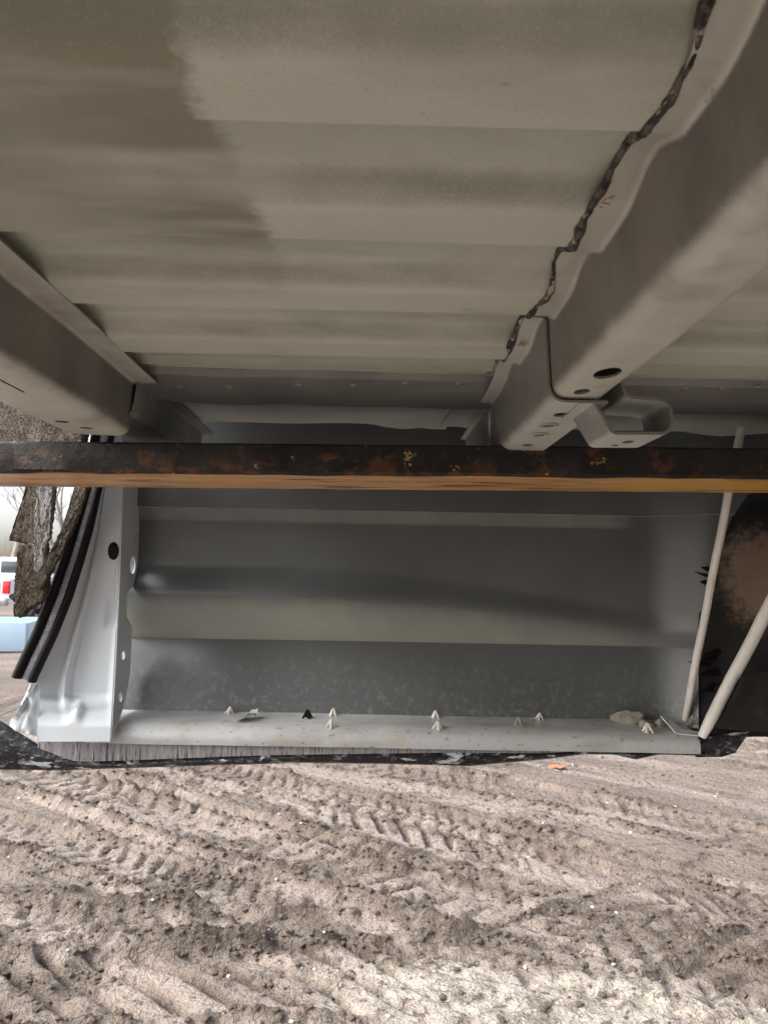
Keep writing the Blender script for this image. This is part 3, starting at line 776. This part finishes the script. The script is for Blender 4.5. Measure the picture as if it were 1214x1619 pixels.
pm = lathe('grommet', [(.0001, -.004), (.007, -.004), (.0088, -.002), (.0092, .002)], 24, 'Y')
for v in pm.vertices: v.co.z *= 1.65
link('grommet', pm, M_rubber, post, c, 40)
# torn flange at the foot of the post
def torn(u, v):
    a = at(50, 1080, Y=1.15); b = at(14, 1150, Y=1.13); c2 = at(62, 1166, Y=1.14); d2 = at(64, 1078, Y=1.16)
    p = (d2*(1-u)+a*u)*(1-v)+(c2*(1-u)+b*u)*v
    k = float(fbm(u*3, v*4, 3, 70))-.5
    return p+Vector((.012*k*u, -.03*k*u, .014*(float(fbm(u*4+3, v*3, 2, 71))-.5)*u))
link('torn_flange', grid('torn_flange', torn, np.linspace(0, 1, 14), np.linspace(0, 1, 16), .0015), M_post, post, None, 40)['label'] = 'crumpled torn metal flange'

# --- black twin-lobe weather seal following the post edge
sc_ = [(640, 172, 20), (775, 147, 14), (830, 132, 17), (880, 117, 18), (940, 97, 19), (1000, 73, 19), (1040, 54, 19), (1073, 39, 19)]
def seal_pt(py, off, dy):
    cx = float(np.interp(py, [s[0] for s in sc_], [s[1] for s in sc_])); hw_ = float(np.interp(py, [s[0] for s in sc_], [s[2] for s in sc_]))
    cx += -7*math.sin(math.pi*np.clip((py-775)/298, 0, 1))*0
    p = at(cx+off*hw_, py+off*hw_*.30, Y=1.150); p.y += dy; return p
def lobe(u0, u1, b):
    def fn(u, v):
        o_ = u0+(u1-u0)*u; return seal_pt(v, o_, -b*math.sin(math.pi*u)**.6)
    return fn
pv = np.linspace(640, 1074, 70)
sealo = part('weather_seal', grid('weather_seal', lobe(-1, -.12, .012), np.linspace(0, 1, 11), pv, .003), M_rubber, smooth=60, label='black rubber weather seal with a grey ribbed groove')
link('seal_lobe', grid('seal_lobe', lobe(.30, 1.0, .010), np.linspace(0, 1, 11), pv, .003), M_rubber, sealo, None, 60)
link('seal_core', grid('seal_core', lambda u, v: seal_pt(v, -.20+.58*u, .001-.002*math.sin(math.pi*u)+.0007*math.sin(v*1.6)), np.linspace(0, 1, 7), np.linspace(640, 1074, 320), .002), M_groove, sealo, None, 60)

# --- wheel-arch liner on the other end, with mud, and its push clips
def liner(u, v):
    y = 1.235-u*.30
    z0 = -.262*y/1.235
    z = z0+v*.60
    x = rimx(z)-.006+u*.34
    y += .03*(float(fbm(u*5, v*6, 3, 15))-.5)+.012*math.sin(u*9+v*3)*u
    return (x, y, z)
lin = part('wheel_arch_liner', grid('wheel_arch_liner', liner, np.linspace(0, 1, 40), np.linspace(0, 1, 50), .003), M_liner, smooth=60, label='black wheel-arch liner caked with brown mud')
def lflap(u, v):
    a = at(1128, 1085, Y=1.20); b = at(1225, 1060, Y=1.02); c_ = at(1235, 1160, Y=1.0); d_ = at(1120, 1150, Y=1.19)
    p = (a*(1-u)+b*u)*(1-v)+(d_*(1-u)+c_*u)*v
    return p+Vector((.01*math.sin(u*6+v*3), .012*(float(fbm(u*4, v*3, 2, 8))-.5), 0))
link('liner_flap', grid('liner_flap', lflap, np.linspace(0, 1, 12), np.linspace(0, 1, 8), .003), M_liner, lin, None, 50)
def spike(name, a, b, w_, m, parent):
    a, b = Vector(a), Vector(b); me = tube(name, [a, a*.7+b*.3, a*.4+b*.6, b], [w_, w_*.9, w_*.55, w_*.12], 6); return link(name, me, m, parent, None, 40)
for (a, b, w_) in (((1124, 912), (1097, 904), .0035), ((1122, 900), (1108, 897), .005), ((1120, 921), (1106, 920), .006), ((1118, 1052), (1087, 1046), .004),
                   ((1128, 1040), (1100, 1049), .006), ((1130, 1062), (1104, 1066), .007), ((1132, 1085), (1103, 1094), .007), ((1136, 1030), (1112, 1036), .006)):
    spike('push_clip', at(*a, Y=1.205), at(*b, Y=1.19), w_, M_rubber, lin)

# --- white brace rods
def rod(a, b, r, name='brace_rod'):
    a, b = Vector(a), Vector(b); n = 14
    pts = [a.lerp(b, i/(n-1))+Vector((.0006*math.sin(i*1.7), 0, 0)) for i in range(n)]
    return part(name, tube(name, pts, [r*(.96 if i else .7) for i in range(n)], 14), M_rod, smooth=60)
a = ledge_at(1082, 1138); a.y = 1.222; a = at(1082, 1138, Y=1.222)
rod(a, at(1176, 650, Y=1.07), .0066)
rod(at(1109, 1164, Y=1.166), at(1330, 738, Y=1.00), .0098)

# ------------------------------------------------------------------ forklift tine
fk = bpy.data.objects.new('forklift_tine', None); COL.objects.link(fk); fk.location = (0, .96, H+.126)
tag(fk, 'long black steel forklift tine with worn rusty orange underside holding up the truck bed', 'forklift tine')
T0, T1 = at(0, 694, Y=.886).z, at(1214, 698.5, Y=.886).z
ztop = .1685
bm = bmesh.new()
secs = []
for x in np.concatenate([np.linspace(-1.05, -.6, 6), np.linspace(-.56, 1.5, 170)]):
    tap = float(sst(-.62, -1.05, x)); zt_ = ztop-.0005; zb_ = ztop-.0405+.022*tap
    n = .0030*(float(fbm(np.array(x*18), np.array(2.), 3, 3))-.5); n2 = .0026*(float(fbm(np.array(x*25), np.array(5.), 3, 5))-.5)
    y0, y1 = .886, 1.030; c = .0025
    loop = [(y0+c, zt_), (y0, zt_-c+n), (y0+n2, zb_+c+.002), (y0+c*1.4, zb_+n), (y1-c, zb_+n2*.6), (y1, zb_+c), (y1, zt_-c), (y1-c, zt_)]
    secs.append([bm.verts.new((x, y, z+.0115*x)) for y, z in loop])
for i in range(len(secs)-1):
    for k in range(8):
        f = bm.faces.new((secs[i][k], secs[i][(k+1) % 8], secs[i+1][(k+1) % 8], secs[i+1][k]))
        f.material_index = 1 if k in (3,) else 0
bm.faces.new(secs[0]); bm.faces.new(secs[-1][::-1])
bmesh.ops.recalc_face_normals(bm, faces=bm.faces)
me = bpy.data.meshes.new('blade'); bm.to_mesh(me); bm.free()
link('blade', me, [M_forkside, M_forkbot], fk, Vector((0, 0, H))-fk.location, 35)
link('shank', box('shank', (1.49, .888, .146), (1.54, 1.028, .95), .004), M_forkside, fk, Vector((0, 0, H))-fk.location, 35)

# ------------------------------------------------------------------ foam padding at the end of the bed
def foam(name, outline, y0, y1, label, seed, amp=.007, cuts=26):
    """rough block: photo outline polygon with real depth"""
    P = [at(px, py, Y=y0) for px, py in outline]; n = len(P); ctr = sum(P, Vector())/n
    V = []; F = []; L = 12
    # densify outline
    D = []
    for i in range(n):
        a, b = P[i], P[(i+1) % n]; k = max(2, int((b-a).length/.003))
        D += [a.lerp(b, j/k) for j in range(k)]
    m = len(D); rings = [(.0, .985), (.06, 1.0), (.25, 1.01), (.5, 1.01), (.75, 1.), (.94, 1.0), (1, .97)]
    front = [.12, .25, .37, .5, .62, .75, .84, .92]
    def nz(p, s): return (float(fbm(np.array(p.x*330), np.array(p.z*330+p.y*240), 3, seed+s))-.5)
    allr = [(0, f) for f in front]+rings+[(1, f) for f in front[::-1]]
    for (d, s) in allr:
        for q_ in D:
            p = ctr+(q_-ctr)*s; p = p*(1+0)
            p.y = y0+(y1-y0)*d
            g = Vector((nz(p, 1), nz(p, 9)*1.2, nz(p, 17)))*amp*(.62 if s in (1., 1.01, 1.0, .985, .97) else .4)
            V.append(p+g)
    for r in range(len(allr)-1):
        for i in range(m): F.append((r*m+i, r*m+(i+1) % m, (r+1)*m+(i+1) % m, (r+1)*m+i))
    c0 = len(V); V.append(Vector((ctr.x, y0, ctr.z))); c1_ = len(V); V.append(Vector((ctr.x, y1, ctr.z)))
    for i in range(m):
        F.append((c0, (i+1) % m, i)); F.append((c1_, (len(allr)-1)*m+i, (len(allr)-1)*m+(i+1) % m))
    return fix_normals(pydata(name, V, F))
def foam_thing(name, outline, y0, y1, label, seed, m=None):
    me = foam(name, outline, y0, y1, label, seed); zmin = min(v.co.z for v in me.vertices)
    o = link(name, me, m or M_foam, None, Vector((0, 0, H)), 180); tag(o, label, 'foam', 'foam pieces hanging at the bed end'); return o
foam_thing('foam_block', [(-60, 630), (80, 640), (135, 680), (128, 706), (88, 716), (82, 772), (72, 850), (56, 863), (40, 858), (14, 854), (26, 822), (40, 772), (30, 720), (-60, 712)], 1.12, 1.142, 'broad ragged upper block of brown foam behind the tine', 11)
foam_thing('foam_block', [(30, 862), (70, 858), (72, 930), (66, 950), (44, 962), (28, 978), (22, 966), (26, 956), (14, 944), (22, 938), (24, 905)], 1.115, 1.136, 'pointed lower tuft of brown foam beside the black seal', 23)
foam_thing('foam_strip', [(120, 764), (142, 762), (124, 815), (98, 872), (76, 912), (66, 931), (54, 928), (58, 908), (84, 865), (108, 808)], 1.105, 1.114, 'narrow slanting strip of brown foam along the seal', 37)
foam_thing('foam_skin', [(60, 768), (84, 768), (79, 850), (72, 862), (70, 905), (54, 905), (54, 862), (56, 810)], 1.111, 1.119, 'grey weathered facing of the hanging foam', 51, M_foamside)

# ------------------------------------------------------------------ debris lying on the ledge
def on_ledge(name, px, py, r, seed, label, m=M_clod, sq=(1, .8, .65), lift=.35, grp='mud clods on the bed ledge'):
    p = ledge_at(px, py); o = link(name, rock(name, r, seed, sq, 3, .5), m, None, Vector((p.x, p.y, H+p.z+r*sq[2]*lift)), 25)
    o.rotation_euler = (0, random.uniform(-.2, .2), random.uniform(0, 3)); tag(o, label, 'mud clod', grp); return o
on_ledge('mud_clod', 994, 1143, .029, 1, 'largest flat grey mud clod on the ledge near the white rods', sq=(1.1, .7, .55))
on_ledge('mud_clod', 1020, 1150, .015, 2, 'small pale mud clod between the flat clod and torn metal scrap')
on_ledge('mud_clod', 1043, 1149, .016, 3, 'mud clod tucked behind the folded metal scrap')
on_ledge('mud_clod', 1094, 1146, .019, 4, 'mud clod between the feet of the two white rods', sq=(1, .8, .9))
on_ledge('mud_clod', 1116, 1140, .020, 5, 'dark mud clod packed against the black wheel-arch liner', mat('dark_clod', (.16, .13, .105), (.09, .075, .06), 60, .95, .03, bump=[(180, .8, .004)]), sq=(1, .8, .9))
on_ledge('mud_clod', 1005, 1157, .008, 6, 'crumb of mud at the front of the ledge below the flat clod')
on_ledge('mud_clod', 945, 1154, .0045, 8, 'lone crumb of mud on the ledge away from the clod heap')
fa, fb = ledge_at(1045, 1140), ledge_at(1098, 1165)
def scrap(u, v):
    s = np.interp(u, [0, .55, .62, 1], [0, .5, .58, 1]); 
    a = [at(1043, 1134, Y=1.20), at(1068, 1162, Y=1.172), at(1105, 1166, Y=1.165)]
    b = [at(1050, 1131, Y=1.215), at(1078, 1156, Y=1.19), at(1112, 1160, Y=1.185)]
    t = u*2; i = min(1, int(t)); f = t-i
    return (a[i].lerp(a[i+1], f)).lerp(b[i].lerp(b[i+1], f), v)+Vector((0, 0, .0015))
o = link('metal_scrap', grid('metal_scrap', scrap, np.linspace(0, 1, 17), np.linspace(0, 1, 4), .0015), M_post, None, Vector((0, 0, H)), 30)
tag(o, 'folded pale metal scrap lying at the foot of the white rods', 'metal scrap')
fc = ledge_at(388, 1142)
def filmf(u, v):
    k = float(fbm(u*3, v*3, 3, 81))
    return (fc.x+.034*(u-.45)*(1-.35*abs(v-.5)), min(1.262, fc.y+.028*(v-.5)+.008*u), fc.z+.003+.012*k*(.3+u)+.006*u)
o = link('film_scrap', grid('film_scrap', filmf, np.linspace(0, 1, 12), np.linspace(0, 1, 10), .0006), M_film, None, Vector((0, 0, H)), 30)
tag(o, 'crinkled grey film scrap on the ledge beside a white clip', 'film scrap')

# ------------------------------------------------------------------ yard behind: trucks, bed box, trees
M_tw = mat('white_truck_paint', (.75, .77, .8), (.7, .72, .75), 3, .25, .05)
M_tb = mat('black_truck_paint', (.02, .022, .025), (.03, .03, .034), 3, .25, .05)
M_tblue = mat('pale_blue_truck_paint', (.45, .58, .70), (.42, .55, .66), 3, .3, .05)
M_glass = mat('dark_glass', (.03, .04, .05), (.04, .05, .06), 3, .08, .02)
M_tail = mat('red_lamp', (.65, .02, .03), (.55, .015, .02), 9, .2, .05)
M_tyre = mat('tyre_rubber', (.02, .02, .02), (.03, .03, .03), 20, .8, .05)
M_rim = mat('wheel_steel', (.4, .4, .41), (.3, .3, .31), 9, .35, .1, metal=.7)
M_chrome = mat('bumper_chrome', (.55, .56, .58), (.45, .46, .48), 9, .2, .05, metal=.9)
def pickup(loc, rz, paint, label):
    t = bpy.data.objects.new('parked_pickup', None); COL.objects.link(t); t.location = loc; t.rotation_euler = (0, 0, rz)
    tag(t, label, 'pickup')
    # length along x, tail at -x
    pr = [(-2.75, .55), (-2.75, 1.22), (-.72, 1.24), (-.62, 1.30), (.95, 1.28), (1.1, 1.22), (2.6, 1.12), (2.75, .95), (2.75, .5)]
    def prism(name, pr, w0, w1, zc=1.25):
        V = [(x, -(w0 if z < zc else w1), z) for x, z in pr]+[(x, (w0 if z < zc else w1), z) for x, z in pr]; n = len(pr)
        Fs = [(i, (i+1) % n, n+(i+1) % n, n+i) for i in range(n)]+[tuple(range(n-1, -1, -1)), tuple(range(n, 2*n))]
        me = fix_normals(pydata(name, V, Fs))
        bm = bmesh.new(); bm.from_mesh(me); bmesh.ops.bevel(bm, geom=bm.edges[:], offset=.03, segments=2, affect='EDGES'); bm.to_mesh(me); bm.free(); return me
    link('body', prism('body', pr, .96, .94), paint, t, (0, 0, 0), 35)
    link('cab', prism('cab', [(-.70, 1.24), (-.55, 1.84), (.35, 1.86), (1.0, 1.26)], .86, .74, 1.5), paint, t, (0, 0, 0), 35)
    link('rear_window', box('rear_window', (-.675, -.60, 1.36), (-.62, .60, 1.72), .02), M_glass, t, (0, 0, 0), 35)
    for s in (-1, 1):
        link('side_window', box('side_window', (-.45, s*.80-.035, 1.34), (.55, s*.80+.035, 1.72), .02), M_glass, t, (0, 0, 0), 35)
        link('tail_lamp', box('tail_lamp', (-2.79, s*.85-.09, .82), (-2.66, s*.85+.09, 1.16), .015), M_tail, t, (0, 0, 0), 35)
        for x in (-1.75, 1.75):
            wl = lathe('wheel', [(.24, -.12), (.37, -.12), (.40, -.08), (.40, .08), (.37, .12), (.24, .12)], 24, 'Y')
            o = link('wheel', wl, M_tyre, t, (x, s*.83, .40), 40)
            link('rim', lathe('rim', [(.02, -.125), (.20, -.125), (.245, -.10), (.245, .10), (.20, .125), (.02, .125)], 20, 'Y'), M_rim, o, (0, 0, 0), 40)
    link('bumper', box('bumper', (-2.92, -.93, .50), (-2.74, .93, .72), .03), M_chrome, t, (0, 0, 0), 35)
    link('tailgate_recess', box('tailgate_recess', (-2.775, -.68, .78), (-2.745, .68, 1.14), .02), paint, t, (0, 0, 0), 35)
    return t
def gpos(px, d): 
    q = at(px, 900, Y=d); return (q.x, d, zg(q.x, d))
pickup(gpos(52, 22), R(86), M_tw, 'white pickup parked behind the pale blue bed shell')

# pale blue bed shell standing on the mud
bs = bpy.data.objects.new('bed_shell', None); COL.objects.link(bs); bs.location = gpos(8, 13.2); bs.rotation_euler = (0, 0, R(12))
tag(bs, 'pale blue loose truck bed shell standing on the mud', 'truck bed')
link('side_wall', box('side_wall', (-1.1, -.82, .0), (.62, -.74, .50), .02), M_tblue, bs, (0, 0, 0))
link('side_wall', box('side_wall', (-1.1, .74, .0), (.62, .82, .50), .02), M_tblue, bs, (0, 0, 0))
link('tailgate', box('tailgate', (.58, -.735, .03), (.65, .735, .50), .02), M_tblue, bs, (0, 0, 0))
link('front_wall', box('front_wall', (-1.1, -.735, .03), (-1.04, .735, .62), .02), M_tblue, bs, (0, 0, 0))
link('floor', box('floor', (-1.035, -.735, .10), (.575, .735, .15)), M_tblue, bs, (0, 0, 0))
link('rail_block', box('rail_block', (-.6, -.86, .49), (.0, -.70, .60), .03), M_tblue, bs, (0, 0, 0))

M_bark = mat('grey_bark', (.30, .27, .24), (.2, .175, .15), 8, .9, .05, bump=[(30, .8, .02)])
def tree(loc, h, seed, label):
    rr = random.Random(seed); t = bpy.data.objects.new('bare_tree', None); COL.objects.link(t); t.location = loc
    tag(t, label, 'tree', 'bare trees at the edge of the yard')
    V = []; F = []
    def limb(p, d, L, r, lev, sink):
        pts = [p]; n = 6
        for i in range(n):
            d = (d+Vector((rr.uniform(-.16, .16), rr.uniform(-.16, .16), rr.uniform(-.02, .12)))).normalized(); p = p+d*L/n; pts.append(p)
        ns = 8 if lev == 0 else 5
        base = len(sink[0])
        for i, q_ in enumerate(pts):
            rad_ = r*(1-.75*i/n); a = d.cross(Vector((.3, 1, .2))).normalized(); b = d.cross(a)
            for k in range(ns): sink[0].append(q_+a*math.cos(6.283*k/ns)*rad_+b*math.sin(6.283*k/ns)*rad_)
        for i in range(n):
            for k in range(ns): sink[1].append((base+i*ns+k, base+i*ns+(k+1) % ns, base+(i+1)*ns+(k+1) % ns, base+(i+1)*ns+k))
        if lev < 4:
            for j in range(5 if lev == 0 else 4 if lev < 3 else 3):
                i = rr.randint(2, n); ang = rr.uniform(0, 6.28)
                nd = (d+Vector((math.cos(ang), math.sin(ang), rr.uniform(-.1, .5)))*rr.uniform(.5, .95)).normalized()
                limb(pts[i], nd, L*rr.uniform(.45, .68), r*(1-.75*i/n)*.72+.004, lev+1, crown)
    trunk = ([], []); crown = ([], [])
    limb(Vector((0, 0, -.2)), Vector((rr.uniform(-.1, .1), 0, 1)), h*.55, h*.016, 0, trunk)
    link('trunk', fix_normals(pydata('trunk', *trunk)), M_bark, t, (0, 0, 0), 60)
    link('crown', pydata('crown', *crown), M_bark, t, (0, 0, 0), 60)
for i, (px, d, h, lb) in enumerate(((12, 34, 13, 'bare forked tree behind the white pickup'), (100, 36, 12, 'bare tree seen between the foam and the seal'))):
    tree(gpos(px, d), h, 20+i, lb)
# distant leafless brush reading as one mass
rs = np.random.RandomState(12); V = []; F = []
for k in range(5200):
    x = rs.uniform(-75, 25); y = rs.uniform(50, 66); hh = rs.uniform(1.2, 4.8); a = rs.uniform(-.25, .25)*hh; wv = rs.uniform(.02, .06)
    b = len(V); z0 = -.2
    V += [(x-wv, y, z0), (x+wv, y, z0), (x+a, y+rs.uniform(-.3, .3), hh), (x, y+wv, z0)]
    F += [(b, b+1, b+2), (b+1, b+3, b+2), (b+3, b, b+2)]
brush = link('distant_brush', pydata('distant_brush', V, F), mat('brush_twigs', (.27, .22, .17), (.2, .16, .12), .3, .95, .03), smooth=0)
tag(brush, 'leafless brown brush along the far edge of the yard', 'brush', kind='stuff')
